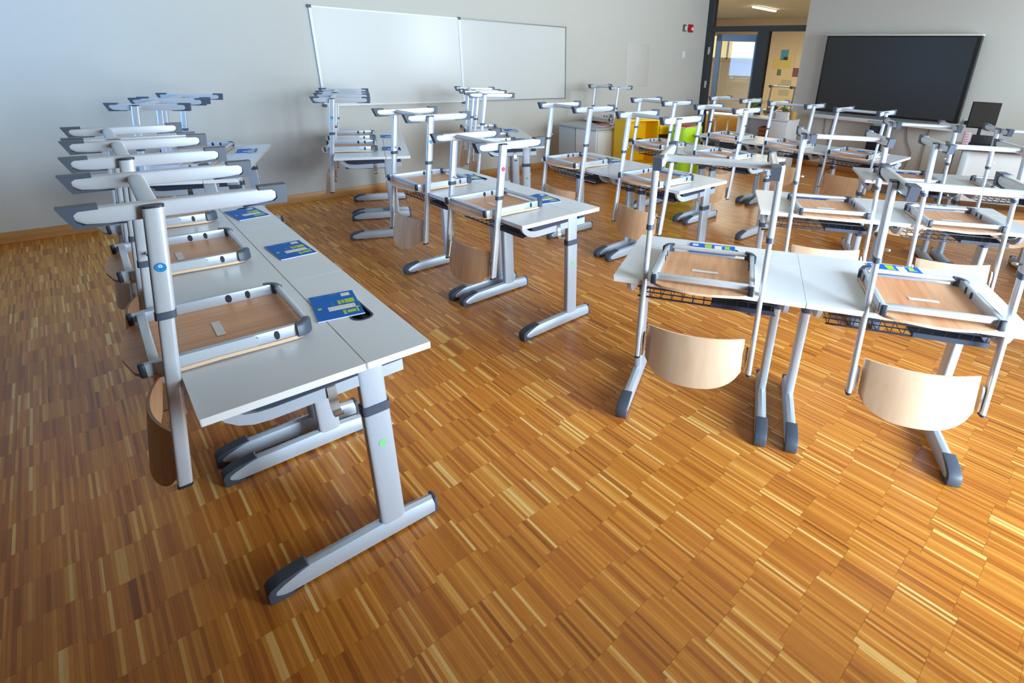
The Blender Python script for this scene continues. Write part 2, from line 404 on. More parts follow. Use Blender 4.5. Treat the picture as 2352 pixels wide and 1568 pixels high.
def note(y, z, wd, h, m_, label, cat='paper note', lines=0, rot=0):
    o = put('paper_note', B('paper_note', -.006, 0, -wd/2, wd/2, -h/2, h/2, m_), None, (HX-.001, y, z), (rot, 0, 0)); tag(o, label, cat)
    if lines:
        bm = bmesh.new()
        for k in range(lines): box(bm, -.009, -.006, -wd*.4, wd*.4, h*.32-k*h*.6/max(1, lines-1)-.012, h*.32-k*h*.6/max(1, lines-1)+.012)
        put('print', mesh_from(bm, 'print', M_GREYC, 0), o)
    return o
note(8.95, 1.90, .26, .30, M_DOTC, 'teal round cutout pinned highest on the corridor wall')
note(9.15, 1.62, .30, .30, mat('yellow_note', (232, 202, 100), .6, noise=.02), 'yellow sheet left of the teal cutout on corridor wall')
note(8.83, 1.68, .28, .34, mat('yellow_note_b', (226, 206, 90), .6, noise=.02), 'yellow sheet directly below the teal cutout')
note(9.05, 1.38, .14, .18, M_LEAFD, 'small dark green cutout under the yellow sheets')
note(8.47, 1.40, .22, .26, mat('maroon_note', (120, 60, 50), .6, noise=.05), 'dark red cutout at the right edge of corridor pane')
note(8.75, 1.08, .36, .18, M_HALLC, 'pale upper notice with grey lines on the corridor wall', lines=3)
note(8.78, .78, .36, .18, M_HALLC, 'pale lower notice with grey lines on the corridor wall', lines=3)
note(10.9, .86, 2.1, 1.5, mat('hall_wall_brightener', (232, 226, 216), .6, noise=.02), 'wide added pale panel brightening the wall under the corridor window', 'board')  # added panel, makes the wall behind the door glass look brighter
note(9.85, 1.60, .2, .5, M_PAPER, 'tall pale sheet beside the dark door mullion')
hb = empty('bench', (11.6, 7.6, 0), .3, 'ochre slatted bench seen through the open door glass', 'bench')
put('seat', B('seat', -.25, .25, -1.2, 1.2, .42, .47, M_WHITEC, .004), hb)
for k in range(8): put('slat', B('slat', -.27, -.25, -1.2+k*.3, -.94+k*.3, .04, .41, M_OCHRE, .003), hb)
for y in (-1.0, 1.0): put('leg', B('leg', -.2, .2, y-.03, y+.03, 0, .42, M_OCHRE), hb)

nh = empty('neighbour_house', (30, 21, 0), .4, 'beige house outside the corridor window', 'house')
put('wall', B('wall', -3, 3, -6, 6, 0, 1.9, M_HALLW), nh); bm = bmesh.new(); prism_v(bm, [(-3.4, 1.9), (3.4, 1.9), (0, 3.1)], -6.3, 6.3); put('roof', mesh_from(bm, 'roof', M_CARD, 0), nh)
# ------------------------------------------------------------------ whiteboard
wb = empty('whiteboard', (0, YW, 0), 0, 'wide two-panel white enamel whiteboard on the left wall', 'whiteboard')
X0, X1, X2, ZB, ZT = 2.115, 3.872, 5.652, 1.025, 2.022
for a, b, yy in ((X0, X1, -.022), (X1, X2, -.018)):
    put('panel', B('panel', a+.012, b-.012, yy, yy+.012, ZB+.012, ZT-.012, M_WBOARD), wb)
put('mounting_board', B('mounting', X0+.05, X2-.05, -.010, 0, ZB+.05, ZT-.05, M_GREYC), wb)
fr = bmesh.new()
box(fr, X0, X0+.022, -.032, -.010, ZB, ZT, .002); box(fr, X0+.022, X1, -.032, -.010, ZT-.016, ZT); box(fr, X0+.022, X1, -.032, -.010, ZB, ZB+.014)
box(fr, X1-.014, X1+.014, -.034, -.010, ZB, ZT, .002)
put('frame', mesh_from(fr, 'frame', M_WFRAME, 0), wb)
fr = bmesh.new(); box(fr, X1+.014, X2, -.028, -.010, ZT-.014, ZT); box(fr, X1+.014, X2, -.028, -.010, ZB, ZB+.010); box(fr, X2-.010, X2, -.028, -.010, ZB, ZT)
put('frame', mesh_from(fr, 'frame', M_GFRAME, 0), wb)
for x, z in ((X0+.006, ZT-.008), (X1, ZT-.006), (X0+.01, ZB+.008), (X1+.003, ZB-.008)):
    put('corner_cap', B('corner_cap', x-.018, x+.018, -.040, -.006, z-.014, z+.014, M_PLA, .003), wb)
for i in range(2):
    pass
al = empty('fire_alarm', (8.66, YW, 2.17), 0, 'red fire alarm call point high on the left wall', 'fire alarm')
put('housing', B('housing', -.05, .06, -.05, 0, -.065, .065, M_RED, .006), al)
put('button', B('button', .0, .05, -.056, -.05, -.03, .02, M_PAPER, .003), al)
et = empty('emergency_sign', (8.50, YW, 2.17), 0, 'small dark and white wall device left of the fire alarm', 'wall sign')
put('plate', B('plate', -.04, .035, -.03, 0, -.06, .055, M_LEAFD, .004), et); put('lens', B('lens', -.005, .03, -.036, -.03, -.04, .03, M_PAPER, .002), et)
ls = empty('light_switch', (8.56, YW, 1.73), 0, 'white light switch on the wall below the fire alarm', 'light switch')
put('plate', B('plate', -.04, .04, -.010, 0, -.06, .06, M_WHITEC, .003), ls); put('rocker', B('rocker', -.028, .028, -.016, -.010, -.03, .03, M_WFRAME, .002), ls)
pb = empty('pin_board', (7.3, YW, 1.53), 0, 'plain pale rectangular panel on the wall right of whiteboard', 'wall panel')
put('board', B('board', -.29, .29, -.008, 0, -.35, .34, mat('pale_panel', (206, 204, 196), .55, noise=.01), .001), pb)

# ------------------------------------------------------------------ big screen
tv = empty('display_screen', (XT, 3.02, 0), 0, 'large black wall display with a pale tray below', 'display')
Y0, Y1, TZ0, TZ1 = 1.985-3.02, 4.085-3.02, .935, 2.065
put('housing', B('housing', -.13, -.02, Y0, Y1, TZ0, TZ1, M_BEZEL, .006), tv)
put('screen', B('screen', -.134, -.130, Y0+.05, Y1-.035, TZ0+.03, TZ1-.02, M_SCREEN), tv)
put('top_strip', B('top_strip', -.14, -.02, Y0-.01, Y1+.01, TZ1, TZ1+.022, mat('cream_strip', (226, 224, 214), .4, noise=.01), .003), tv)
put('pen_tray', B('pen_tray', -.17, -.02, Y0-.01, Y1+.03, TZ0-.105, TZ0-.045, M_WHITEC, .006), tv)
put('wall_mount', B('wall_mount', -.02, 0, -.6, .6, 1.1, 1.8, M_BLACK), tv)
put('speaker_strip', B('speaker_strip', -.172, -.168, -.25, .15, TZ0-.09, TZ0-.06, M_GREYC), tv)
pc = empty('computer_tower', (XT-.02, 3.02, 0), 0, 'narrow black computer tower hung under the big display', 'computer')
put('case', B('case', -.22, 0, -.08, .08, .26, .80, M_BLACK, .006), pc); put('front_panel', B('front_panel', -.226, -.22, -.07, .07, .28, .78, M_BEZEL, .003), pc)
put('wall_bracket', B('bracket', -.14, .02, -.06, .06, .80, .83, M_GREYC), pc)
def cable(pts, label):
    bm = bmesh.new(); P = []
    for a, b in zip(pts, pts[1:]):
        for k in range(6): P.append(tuple(a[i]+(b[i]-a[i])*k/6 for i in range(3)))
    P.append(pts[-1]); tube(bm, P, .006, 6); o = put('cable', mesh_from(bm, 'cable', M_CABLE)); tag(o, label, 'cable', 'cables hanging under the display'); return o
XC = XT-.012
cable([(XC, 3.92, .84), (XC, 3.90, .60), (XC, 3.78, .45), (XC, 3.76, .10)], 'thin curved grey cable hanging leftmost under the display tray')
cable([(XC, 3.78, .84), (XC, 3.79, .50), (XC, 3.77, .10)], 'straight grey cable second from left under the display tray')
cable([(XC, 2.66, .84), (XC, 2.60, .62), (XC, 2.50, .45), (XC, 2.56, .12)], 'slack grey cable right of the black computer tower')
cable([(XC, 2.34, .84), (XC, 2.34, .12)], 'straight vertical grey cable rightmost under the display tray')
so = empty('wall_socket', (XT, 1.90, .955), 0, 'small black round wall socket right of the display corner', 'socket')
bm = bmesh.new(); bmesh.ops.create_cone(bm, cap_ends=True, segments=20, radius1=.03, radius2=.026, depth=.025, matrix=Matrix.Rotation(PI/2, 4, 'Y')); put('socket', mesh_from(bm, 'socket', M_BLACK), so, (-.013, 0, 0))
put('plate', B('plate', -.004, 0, -.045, .045, -.045, .045, M_WHITEC, .001), so)

# ------------------------------------------------------------------ desks
DW, DD, TZ = .794, .623, .76
_c = {}
def cached(key, fn):
    if key not in _c: _c[key] = fn()
    return _c[key]
def m_foot():
    bm = bmesh.new(); rings = []
    for u, h in ((.036, .044), (.050, .056), (.080, .068), (.12, .077), (.40, .082), (.50, .082), (.592, .074)):
        rings.append([(u, y, z) for y, z in ((-.024, .012), (-.026, .03), (-.026, h*.62), (-.017, h*.92), (0, h), (.017, h*.92), (.026, h*.62), (.026, .03), (.024, .012))])
    ring_sweep(bm, rings); return mesh_from(bm, 'foot', M_ALU, 40)
def m_footcap():
    bm = bmesh.new()
    prism_v(bm, [(.028, .010), (.029, .046), (.040, .060), (.075, .0735), (.15, .0845), (.155, .079), (.115, .0705), (.075, .0600), (.052, .048), (.046, .036), (.052, .024), (.070, .015), (.10, .011), (.10, .0), (.036, 0)], -.0275, .0275)
    es = [e for e in bm.edges if abs(e.verts[0].co.y-e.verts[1].co.y) < 1e-6]
    bmesh.ops.bevel(bm, geom=es, offset=.0035, segments=2, profile=.5, affect='EDGES')
    return mesh_from(bm, 'foot_cap', M_PLA, 50)
def m_footend():
    bm = bmesh.new(); box(bm, .590, .606, -.025, .025, .006, .074, .006); box(bm, .53, .60, -.02, .02, 0, .013, .002)
    return mesh_from(bm, 'foot_end', M_PLA)
def m_footpad():
    return B('glide', .07, .13, -.020, .020, 0, .012, M_PLAD, .002)
def col_tube(a, b, z0, z1, m_, u0=.44):
    bm = bmesh.new(); s = stad(a, b, 6, 5.5)
    ring_sweep(bm, [[(u0+x, y, z) for x, y in s] for z in (z0, z1)]); return mesh_from(bm, 'leg', m_, 40)
def m_beam():
    bm = bmesh.new()
    prism_v(bm, [(.545, .700), (.545, .660), (.16, .652), (.115, .656), (.08, .670), (.052, .694), (.030, .7375), (.062, .7375), (.078, .712), (.098, .697), (.13, .690), (.17, .688)], -.013, .006)
    return mesh_from(bm, 'side_beam', M_ALU, 40)
def m_sidepanel():
    bm = bmesh.new(); prism_v(bm, [(.085, .7370), (.405, .7370), (.405, .692), (.17, .688), (.13, .694)], -.010, -.004); prism_v(bm, [(.495, .7370), (.540, .7370), (.540, .700), (.495, .700)], -.010, .004); return mesh_from(bm, 'side_panel', M_TRAY, 0)
def m_cross():
    return B('crossbeam', .415, .465, .09, DW-.09, .700, .736, M_ALU, .004)
def m_basket():
    bm = bmesh.new(); v0, v1 = .10, DW-.10
    for u, z in ((.068, .700), (.085, .648), (.15, .643), (.24, .643), (.32, .643), (.395, .643), (.405, .70)):
        tube(bm, [(u, v0, z), (u, v1, z)], .0028 if u > .09 else .0042, 6)
    k = v0+.02
    while k < v1:
        tube(bm, [(.068, k, .700), (.085, k, .645), (.15, k, .640), (.395, k, .640), (.405, k, .70)], .0018, 5); k += .047
    return mesh_from(bm, 'wire_basket', M_WIRE, 60)
def m_tray():
    bm = bmesh.new(); box(bm, .080, .398, .105, .37, .647, .652); box(bm, .076, .081, .105, .37, .647, .668); return mesh_from(bm, 'tray', M_TRAY, 0)
HOLE = [(x, y) for x, y in rrect(.488, .560, .285, .508, .034, 6)]
def m_top_front():
    bm = bmesh.new(); plate(bm, rrect(0, .4145, .0008, DW-.0008, .004, 2), .7375, .76, side_mi=1)
    return mesh_from(bm, 'tabletop', [M_TOP, M_EDGE], 0)
def m_top_rear():
    bm = bmesh.new(); plate(bm, rrect(.4180, DD, .0008, DW-.0008, .004, 2), .7375, .76, holes=[HOLE], side_mi=1)
    return mesh_from(bm, 'tabletop', [M_TOP, M_EDGE], 0)
def m_hole():
    bm = bmesh.new(); out = HOLE; n = len(out); cx = sum(p[0] for p in out)/n; cy = sum(p[1] for p in out)/n
    inn = [(cx+(x-cx)*.86, cy+(y-cy)*.94) for x, y in out]
    o1 = [(cx+(x-cx)*1.05, cy+(y-cy)*1.02) for x, y in out]
    ring_sweep(bm, [[(x, y, .7612) for x, y in o1], [(x, y, .7612) for x, y in inn], [(x, y, .742) for x, y in inn]], caps=False)
    bm.faces.new([bm.verts.new((x, y, .742)) for x, y in inn])
    return mesh_from(bm, 'cable_hole', M_HOLE, 30)
def m_hook():
    bm = bmesh.new(); P = [(.335, .000, .69), (.335, -.002, .645), (.335, -.008, .618), (.335, -.020, .606), (.335, -.036, .608), (.335, -.042, .620)]
    rings = [[(.308, y, z), (.334, y, z), (.334, y+.004, z+.003), (.308, y+.004, z+.003)] for _, y, z in P]
    ring_sweep(bm, rings); return mesh_from(bm, 'bag_hook', M_CHROME, 60)
def disc(m_, r=.013, t=.001):
    bm = bmesh.new(); bmesh.ops.create_cone(bm, cap_ends=True, segments=20, radius1=r, radius2=r, depth=t, matrix=Matrix.Rotation(PI/2, 4, 'X')); return mesh_from(bm, 'sticker', m_, 30)

def make_desk(origin, idx, label, group, sticker=True, rear_wing=False):
    x, y, t = origin; c, s = math.cos(t), math.sin(t); v = idx*DW
    d = empty('student_desk', (x-v*s, y+v*c, 0), t, label, 'desk', group)
    put('tabletop', cached('tf', m_top_front), d); put('tabletop', cached('tr', m_top_rear), d)
    put('cable_hole', cached('hole', m_hole), d)
    for sgn, vv in ((1, .068), (-1, DW-.068)):
        f = put('foot', cached('foot', m_foot), d, (0, vv, 0)); put('foot_cap', cached('fcap', m_footcap), f); put('foot_end', cached('fend', m_footend), f); put('glide', cached('fpad', m_footpad), f)
        l = put('leg', cached('leg', lambda: col_tube(.043, .020, .060, .560, M_ALU)), d, (0, vv, 0))
        put('inner_column', cached('col', lambda: col_tube(.040, .017, .555, .735, M_ALU)), l)
        put('collar', cached('collar', lambda: col_tube(.0455, .0225, .540, .572, M_PLA)), l)
        put('adjusting_screw', cached('scr', lambda: B('screw', .482, .490, -.006, .006, .455, .467, M_CHROME, .002)), l)
        b = put('side_beam', cached('beam', m_beam), d, (0, vv, 0))
        if sgn < 0: b.scale = (1, -1, 1)
        sp_ = put('side_panel', cached('spanel', m_sidepanel), d, (0, vv, 0)); sp_.scale = (1, sgn, 1)
    if sticker:
        l = d.children[[c_.name.split('.')[0] for c_ in d.children].index('leg')]
        st = put('sticker', cached('dotg', lambda: disc(M_DOTG)), l, (.442, -.0206, .418)); st['label'] = 'round pale green sticker'
    put('crossbeam', cached('cross', m_cross), d); put('wire_basket', cached('basket', m_basket), d); put('tray', cached('tray', m_tray), d)
    put('bag_hook', cached('hook', m_hook), d, (0, .05, 0))
    return d

# ------------------------------------------------------------------ chairs (upside down on the desks)
SL = .1435      # lean of the posts (du per dz)
PV = .240       # post centre
UT, ZTOP = .053, .495       # post top, above the tabletop
def pu(z): return UT + (z-ZTOP)*SL
def post_mesh(a, b, z0, z1, m_, name):
    bm = bmesh.new(); s = stad(a, b, 5, 3.4); ring_sweep(bm, [[(pu(z)+x, y, z) for x, y in s] for z in (z0, z1)]); return mesh_from(bm, name, m_, 40)
def m_seat(mm):
    bm = bmesh.new(); H = .212
    NU, NV = 22, 20; grid = {}
    def halfw(u):
        if u < -.02: q = (u+.02)/-.095; return H*(max(0, 1-q**2.6))**.42
        if u > .30: q = (u-.30)/.048; return H-.035*(1-math.sqrt(max(0, 1-q*q)))
        return H
    us = [-.115+.0012]+[-.115+.463*k/NU for k in range(1, NU)]+[.348]
    top, bot = [], []
    for u in us:
        hw = halfw(u); ra, rb = [], []
        for k in range(NV+1):
            f = -1+2*k/NV; v = f*hw
            lift = .004*max(0, (u-.25)/.1)**2 + .006*abs(f)**3*max(0, 1-abs(u-.1)/.3)
            sag = -.0035*math.exp(-((u-.05)/.1)**2-(v/.1)**2)*0
            ra.append(bm.verts.new((u, v, lift))); rb.append(bm.verts.new((u, v, lift+.011+sag)))
        bot.append(ra); top.append(rb)
    n = len(us)
    for i in range(n-1):
        for k in range(NV):
            bm.faces.new((top[i][k], top[i][k+1], top[i+1][k+1], top[i+1][k])); bm.faces.new((bot[i][k], bot[i+1][k], bot[i+1][k+1], bot[i][k+1]))
        for k in (0, NV):
            bm.faces.new((top[i][k], top[i+1][k], bot[i+1][k], bot[i][k])).material_index = 1
    for i in (0, n-1):
        for k in range(NV): bm.faces.new((top[i][k], top[i][k+1], bot[i][k+1], bot[i][k])).material_index = 1
    return mesh_from(bm, 'seat', [mm, M_SEATE], 50)
def m_back(mm):
    bm = bmesh.new(); NU, NV = 20, 14; fr, bk = [], []
    zt = -.195
    for j in range(NV+1):
        a, b = [], []
        for i in range(NU+1):
            f = -1+2*i/NU; v = f*.207
            zb = -.415+.055*abs(f)**3.2+.02*abs(f)**12
            z = zt+(zb-zt)*j/NV
            bulge = .052*(1-f*f)
            u = pu(z)+.004-bulge - .012*((j/NV))
            nx = Vector((1, -2*.052*f/.207*1.0, 0)).normalized()
            p = Vector((u, v, z)); a.append(bm.verts.new(p)); b.append(bm.verts.new(p+Vector((-nx.x, nx.y*1, 0))*.009))
        fr.append(a); bk.append(b)
    for j in range(NV):
        for i in range(NU):
            bm.faces.new((fr[j][i], fr[j][i+1], fr[j+1][i+1], fr[j+1][i])); bm.faces.new((bk[j][i], bk[j+1][i], bk[j+1][i+1], bk[j][i+1]))
    for j in range(NV):
        for i in (0, NU): bm.faces.new((fr[j][i], fr[j+1][i], bk[j+1][i], bk[j][i])).material_index = 1
    for i in range(NU):
        for j in (0, NV): bm.faces.new((fr[j][i], fr[j][i+1], bk[j][i+1], bk[j][i])).material_index = 1
    return mesh_from(bm, 'backrest', [mm, M_SEATE], 50)
def m_rail():
    bm = bmesh.new(); box(bm, -.070, .335, -.009, .009, .012, .050, .003)
    return mesh_from(bm, 'side_rail', M_ALU, 35)
def m_sleeve():
    bm = bmesh.new()
    prism_v(bm, [(-.045, .014), (.195, .014), (.205, .022), (.205, .036), (.195, .050), (-.045, .050)], -.0125, -.009)
    return mesh_from(bm, 'rail_sleeve', M_ALU2, 35)
def m_clip(u, wd=.012):
    bm = bmesh.new(); s = stad(wd, .0145, 4, 2.2); ring_sweep(bm, [[(u+x, yy, .032+z) for x, z in s] for yy in (-.0118, .0118)]); return mesh_from(bm, 'rail_clip', M_PLAD, 40)
def m_corner():
    bm = bmesh.new(); rings = []
    for k in range(7):
        a = PI/2*k/6; cu, cv = .312, .030; R = .040
        u = cu+R*math.sin(a); v = cv-R*math.cos(a)
        du, dv = math.sin(a)*.0115, -math.cos(a)*.0115
        rings.append([(u-du, v-dv, .010), (u+du, v+dv, .010), (u+du, v+dv, .046), (u+du*.4, v+dv*.4, .053), (u-du, v-dv, .053)])
    ring_sweep(bm, rings); return mesh_from(bm, 'corner_joint', M_PLA, 50)
def m_railend():
    bm = bmesh.new(); box(bm, -.082, -.066, -.0115, .0115, .010, .052, .005, 3); return mesh_from(bm, 'end_cap', M_PLAD, 40)
def m_seatbar_rear():
    return B('seat_crossbar', -.057, -.033, -.196, .196, .026, .048, M_ALU2, .003)
def m_seatbar_front():
    bm = bmesh.new(); tube(bm, [(.350, -.175, .038), (.350, .175, .038)], .011, 12); return mesh_from(bm, 'seat_crossbar', M_ALU2, 50)
def m_label():
    return B('seat_label', .118, .142, -.056, .056, .0125, .0135, M_LAB)
RTOP = .507; RH = .042
def run_sec(u, h, wd, zt=RTOP):
    zc = zt-h/2; return [(u, y, zc+z) for y, z in stad(wd, h/2, 4, 6)]
def m_runner():
    bm = bmesh.new(); ring_sweep(bm, [run_sec(u, h, .0135, RTOP-.002) for u, h in ((-.098, .018), (-.092, .030), (-.078, .039), (-.04, .043), (.28, .043), (.318, .039), (.332, .030), (.338, .018))])
    return mesh_from(bm, 'runner', M_ALU2, 45)
def m_runcap(end):
    """slate plastic end: cap block, lip on top, thin lip below; the silver tongue stays visible on the flanks"""
    bm = bmesh.new()
    if end < 0: P = [(-.122, RTOP+.004), (-.048, RTOP+.004), (-.048, RTOP-.006), (-.085, RTOP-.007), (-.094, RTOP-.014), (-.094, RTOP-.032), (-.085, RTOP-.040), (-.04, RTOP-.0435), (-.005, RTOP-.0475), (-.100, RTOP-.0485)]
    else: P = [(.360, RTOP+.004), (.290, RTOP+.004), (.290, RTOP-.006), (.322, RTOP-.007), (.331, RTOP-.014), (.331, RTOP-.032), (.322, RTOP-.040), (.28, RTOP-.0435), (.245, RTOP-.0475), (.354, RTOP-.048)]
    prism_v(bm, P, -.0165, .0165); return mesh_from(bm, 'end_cap', M_PLA, 30)
def m_xbar():
    bm = bmesh.new(); s = stad(.021, .014, 6, 2.3); ring_sweep(bm, [[(UT-.004+x, yy, .485+z) for x, z in s] for yy in (-.203, .203)]); return mesh_from(bm, 'crossbar', M_ALU2, 40)
def m_bracket():
    bm = bmesh.new()
    rings = []
    for z in (-.34, -.33, -.25, -.235):
        hw = .014 if z in (-.33, -.25) else .007
        rings.append([(pu(z)-hw, -.004, z), (pu(z)+hw, -.004, z), (pu(z)+hw, .004, z), (pu(z)-hw, .004, z)])
    ring_sweep(bm, rings); return mesh_from(bm, 'bracket', M_CHROME, 40)

def make_chair(origin, idx, ch, label, group, seat='plain', back='plain', sticker=None, zbase=TZ):
    """origin: row origin; ch = (du, dv, dz, dtheta) of the chair against the middle of desk idx"""
    du, dv, dz, dt = ch; x, y, t = origin; c, s = math.cos(t), math.sin(t); v = (idx+.5)*DW+dv
    r = empty('school_chair', (x+du*c-v*s, y+du*s+v*c, zbase+.0008), t+dt, label, 'chair', group)
    put('seat', cached('seat_'+seat, lambda: m_seat(M_SEATS if seat == 'streaky' else M_SEAT)), r)
    put('seat_label', cached('label', m_label), r)
    put('seat_crossbar', cached('sbr', m_seatbar_rear), r); put('seat_crossbar', cached('sbf', m_seatbar_front), r)
    put('backrest', cached('back_'+back, lambda: m_back(M_BACK_LIT if back == 'pale' else M_BACK)), r)
    sh = dz*SL
    put('crossbar', cached('xbar', m_xbar), r, (sh, 0, dz))
    for sg in (-1, 1):
        rl = put('side_rail', cached('rail', m_rail), r, (0, sg*.196, 0)); rl.scale = (1, -sg, 1)
        if sg < 0: rl.scale = (1, 1, 1)
        put('rail_sleeve', cached('sleeve', m_sleeve), rl)
        put('rail_clip', cached('clip1', lambda: m_clip(.196, .009)), rl); put('rail_clip', cached('clip2', lambda: m_clip(.255, .007)), rl)
        put('corner_joint', cached('corner', m_corner), rl); put('end_cap', cached('railend', m_railend), rl)
        lp_ = put('lower_post', cached('post', lambda: post_mesh(.0185, .0105, -.345, .30, M_ALU2, 'lower_post')), r, (0, sg*PV, 0))
        put('end_cap', cached('postcap', lambda: post_mesh(.0195, .0115, -.352, -.343, M_PLAD, 'end_cap')), lp_)
        put('bracket', cached('bracket', m_bracket), r, (0, sg*(PV-.014-.006), 0))
        up_ = put('upper_post', cached('upost', lambda: post_mesh(.0225, .0135, .215, ZTOP, M_ALU2, 'upper_post')), r, (sh, sg*PV, dz))
        put('collar', cached('pcollar', lambda: post_mesh(.0242, .0152, .196, .217, M_PLA, 'collar')), up_)
        put('end_cap', cached('ptop', lambda: post_mesh(.0228, .0138, ZTOP-.002, ZTOP+.004, M_PLAD, 'end_cap')), up_)
        put('locking_pin', cached('pin', lambda: B('pin', pu(.24)+.0, pu(.24)+.010, -.040, -.012, .238, .248, M_CHROME, .003)), up_).scale = (1, sg, 1)
        if sg < 0 and sticker:
            mm = {'blue': M_DOTB, 'pink': M_DOTP, 'cyan': M_DOTC}[sticker]; zz = .340 if sticker != 'pink' else .365
            st = put('sticker', cached('dot'+sticker, lambda: disc(mm, .0125)), up_, (pu(zz)+.0, -.0142, zz)); st['label'] = 'round %s sticker' % sticker
            if sticker == 'blue':
                fc = bpy.data.curves.new('digit', 'FONT'); fc.body = '9'; fc.size = .019; fc.align_x = 'CENTER'; fc.align_y = 'CENTER'; fc.extrude = .0003; fc.offset = .0002
                fo = bpy.data.objects.new('digit', fc); me = bpy.data.meshes.new_from_object(fo); bpy.data.objects.remove(fo); me.materials.append(M_DOTW)
                mk = put('sticker_mark', me, up_, (pu(zz), -.0150, zz), (PI/2, 0, 0)); mk['label'] = 'white digit nine printed on the blue sticker'
        rn = put('runner', cached('runner', m_runner), r, (sh, sg*.213, dz))
        put('end_cap', cached('rc-', lambda: m_runcap(-1)), rn); put('end_cap', cached('rc+', lambda: m_runcap(1)), rn)
    return r

# ------------------------------------------------------------------ exercise booklets
def bk_cover():
    bm = bmesh.new(); box(bm, -.075, .075, -.112, .112, .0032, .0042); return mesh_from(bm, 'cover', M_BLUE, 0)
def bk_pages():
    return B('pages', -.0755, .0755, -.1135, .1125, .0002, .0032, M_PAPER)
def bk(name, rects, m_, z=.0042):
    bm = bmesh.new()
    for s0, s1, t0, t1 in rects: box(bm, -.075+.15*s0, -.075+.15*s1, .112-.224*t1, .112-.224*t0, z, z+.0003)
    return mesh_from(bm, name, m_, 0)
def make_booklet(origin, idx, u, v, rot, label):
    x, y, t = origin; c, s = math.cos(t), math.sin(t); vv = idx*DW+v
    o = empty('exercise_booklet', (x+u*c-vv*s, y+u*s+vv*c, TZ+.0016), t+rot, label, 'booklet', 'blue booklets on the desks')
    put('pages', cached('bkp', bk_pages), o); cv = put('cover', cached('bkc', bk_cover), o)
    put('label', cached('bkl', lambda: bk('label', [(.30, .90, .55, .71)], M_PAPER)), cv)
    put('label', cached('bkl2', lambda: bk('label', [(.70, .90, .06, .19)], M_PAPER)), cv)
    tag(put('title_print', cached('bkg', lambda: bk('title_print', [(.56, .62, .34, .50), (.64, .70, .34, .48), (.72, .93, .33, .49), (.58, .64, .76, .92), (.67, .86, .78, .88), (.88, .92, .70, .90), (.92, .97, .70, .73), (.09, .17, .52, .59)], M_GREEN)), cv), kind='stuff')
    tag(put('small_print', cached('bkt', lambda: bk('small_print', [(.40, .46, .36, .41), (.40, .47, .45, .49), (.12, .28, .03, .06), (.45, .62, .05, .08)], M_TEAL)), cv), kind='stuff')
    tag(put('label_lines', cached('bkp2', lambda: bk('label_lines', [(.34, .35, .57, .69), (.85, .86, .57, .69)], M_PINKL, .0045)), cv), kind='stuff')
    return o

ROWS = {'L': (0.0523, 1.4423, -0.018), 'M': (1.6638, 2.263, 0.0411), 'C': (3.0551, 2.2477, 0.0075), 'D': (4.4783, 2.4997, -0.01),
        'E': (5.8003, 1.7344, 0.0049), 'K': (0.1906, 4.597, -0.3833), 'W': (1.5722, 4.8122, -0.3924), 'N': (2.9695, 4.6524, -0.4504),
        'R': (1.9302, 0.754, 0.5176), 'F': (3.4948, 0.9409, 0.581), 'G': (5.0981, 0.8828, 0.5326)}
CH = {'L': {0: (-.0002, .0947, -.010, -.0071), 1: (.0066, .150, -.022, -.0059), 2: (.0115, .0964, -.050, -.0016)},
      'M': {0: (-.0092, .0287, -.0822, -.0001), 1: (.0224, .0431, -.0122, -.0117)},
      'C': {0: (.018, -.0445, -.0088, -.0142), 1: (-.0169, .0331, -.0091, -.0011)},
      'D': {0: (-.0028, .0209, -.027, .0092), 1: (-.0227, .0366, -.0231, -.015)},
      'E': {0: (.0166, .0093, -.033, -.0017), 1: (.01, -.045, -.0281, .0062), 2: (.0136, -.0538, -.0304, .0038)},
      'K': {0: (.0242, .1514, -.0359, -.0059), 1: (-.0057, .0674, -.05, -.0127)},
      'W': {0: (-.0055, .0776, -.0339, .0074), 1: (-.0168, -.0062, -.0324, .0113)},
      'N': {0: (.003, .0509, -.0105, .0278), 1: (-.0233, .018, -.0199, .0176)},
      'R': {0: (.0317, .017, .0214, .0141), -1: (.0402, -.0628, -.0056, .0221)},
      'F': {0: (.0314, -.0318, -.0142, .0516), -1: (-.005, .0363, -.0212, .0224)},
      'G': {0: (.0217, .0553, -.0309, .013), -1: (-.0037, .0957, -.033, .0141)}}
WHERE = {
 'L': ('desks in the near left row', {0: 'front of the left row, nearest the camera', 1: 'middle of the left row', 2: 'far end of the left row'}),
 'K': ('desks by the far left wall', {0: 'nearer of the pair by the far left wall', 1: 'farther of the pair by the far left wall'}),
 'W': ('desks under the left end of whiteboard', {0: 'nearer of the pair under the left end of whiteboard', 1: 'farther of the pair under the left end of whiteboard'}),
 'N': ('desks under the middle of whiteboard', {0: 'nearer of the pair under the middle of whiteboard', 1: 'farther of the pair under the middle of whiteboard'}),
 'M': ('desks left of centre', {0: 'near half of the lone pair left of centre', 1: 'far half of the lone pair left of centre'}),
 'C': ('desks in the centre pair', {0: 'near half of the centre pair before the yellow cupboard', 1: 'far half of the centre pair before the yellow cupboard'}),
 'D': ('desks between centre pair and door', {0: 'near half of the pair behind the centre pair', 1: 'far half of the pair behind the centre pair'}),
 'E': ('desks nearest the door', {0: 'right end of the rearmost row before the display', 1: 'middle of the rearmost row before the display', 2: 'left end of the rearmost row, by the door'}),
 'R': ('desks in the front right row', {0: 'left half of the front right row', -1: 'right half of the front right row'}),
 'F': ('desks in the second right row', {0: 'left half of the second right row', -1: 'right half of the second right row'}),
 'G': ('desks in the third right row', {0: 'left half of the third right row', -1: 'right half of the third right row, before teacher desk'}),
}
STK = {('L', 0): 'blue', ('M', 0): 'pink', ('M', 1): 'cyan', ('W', 0): 'cyan'}
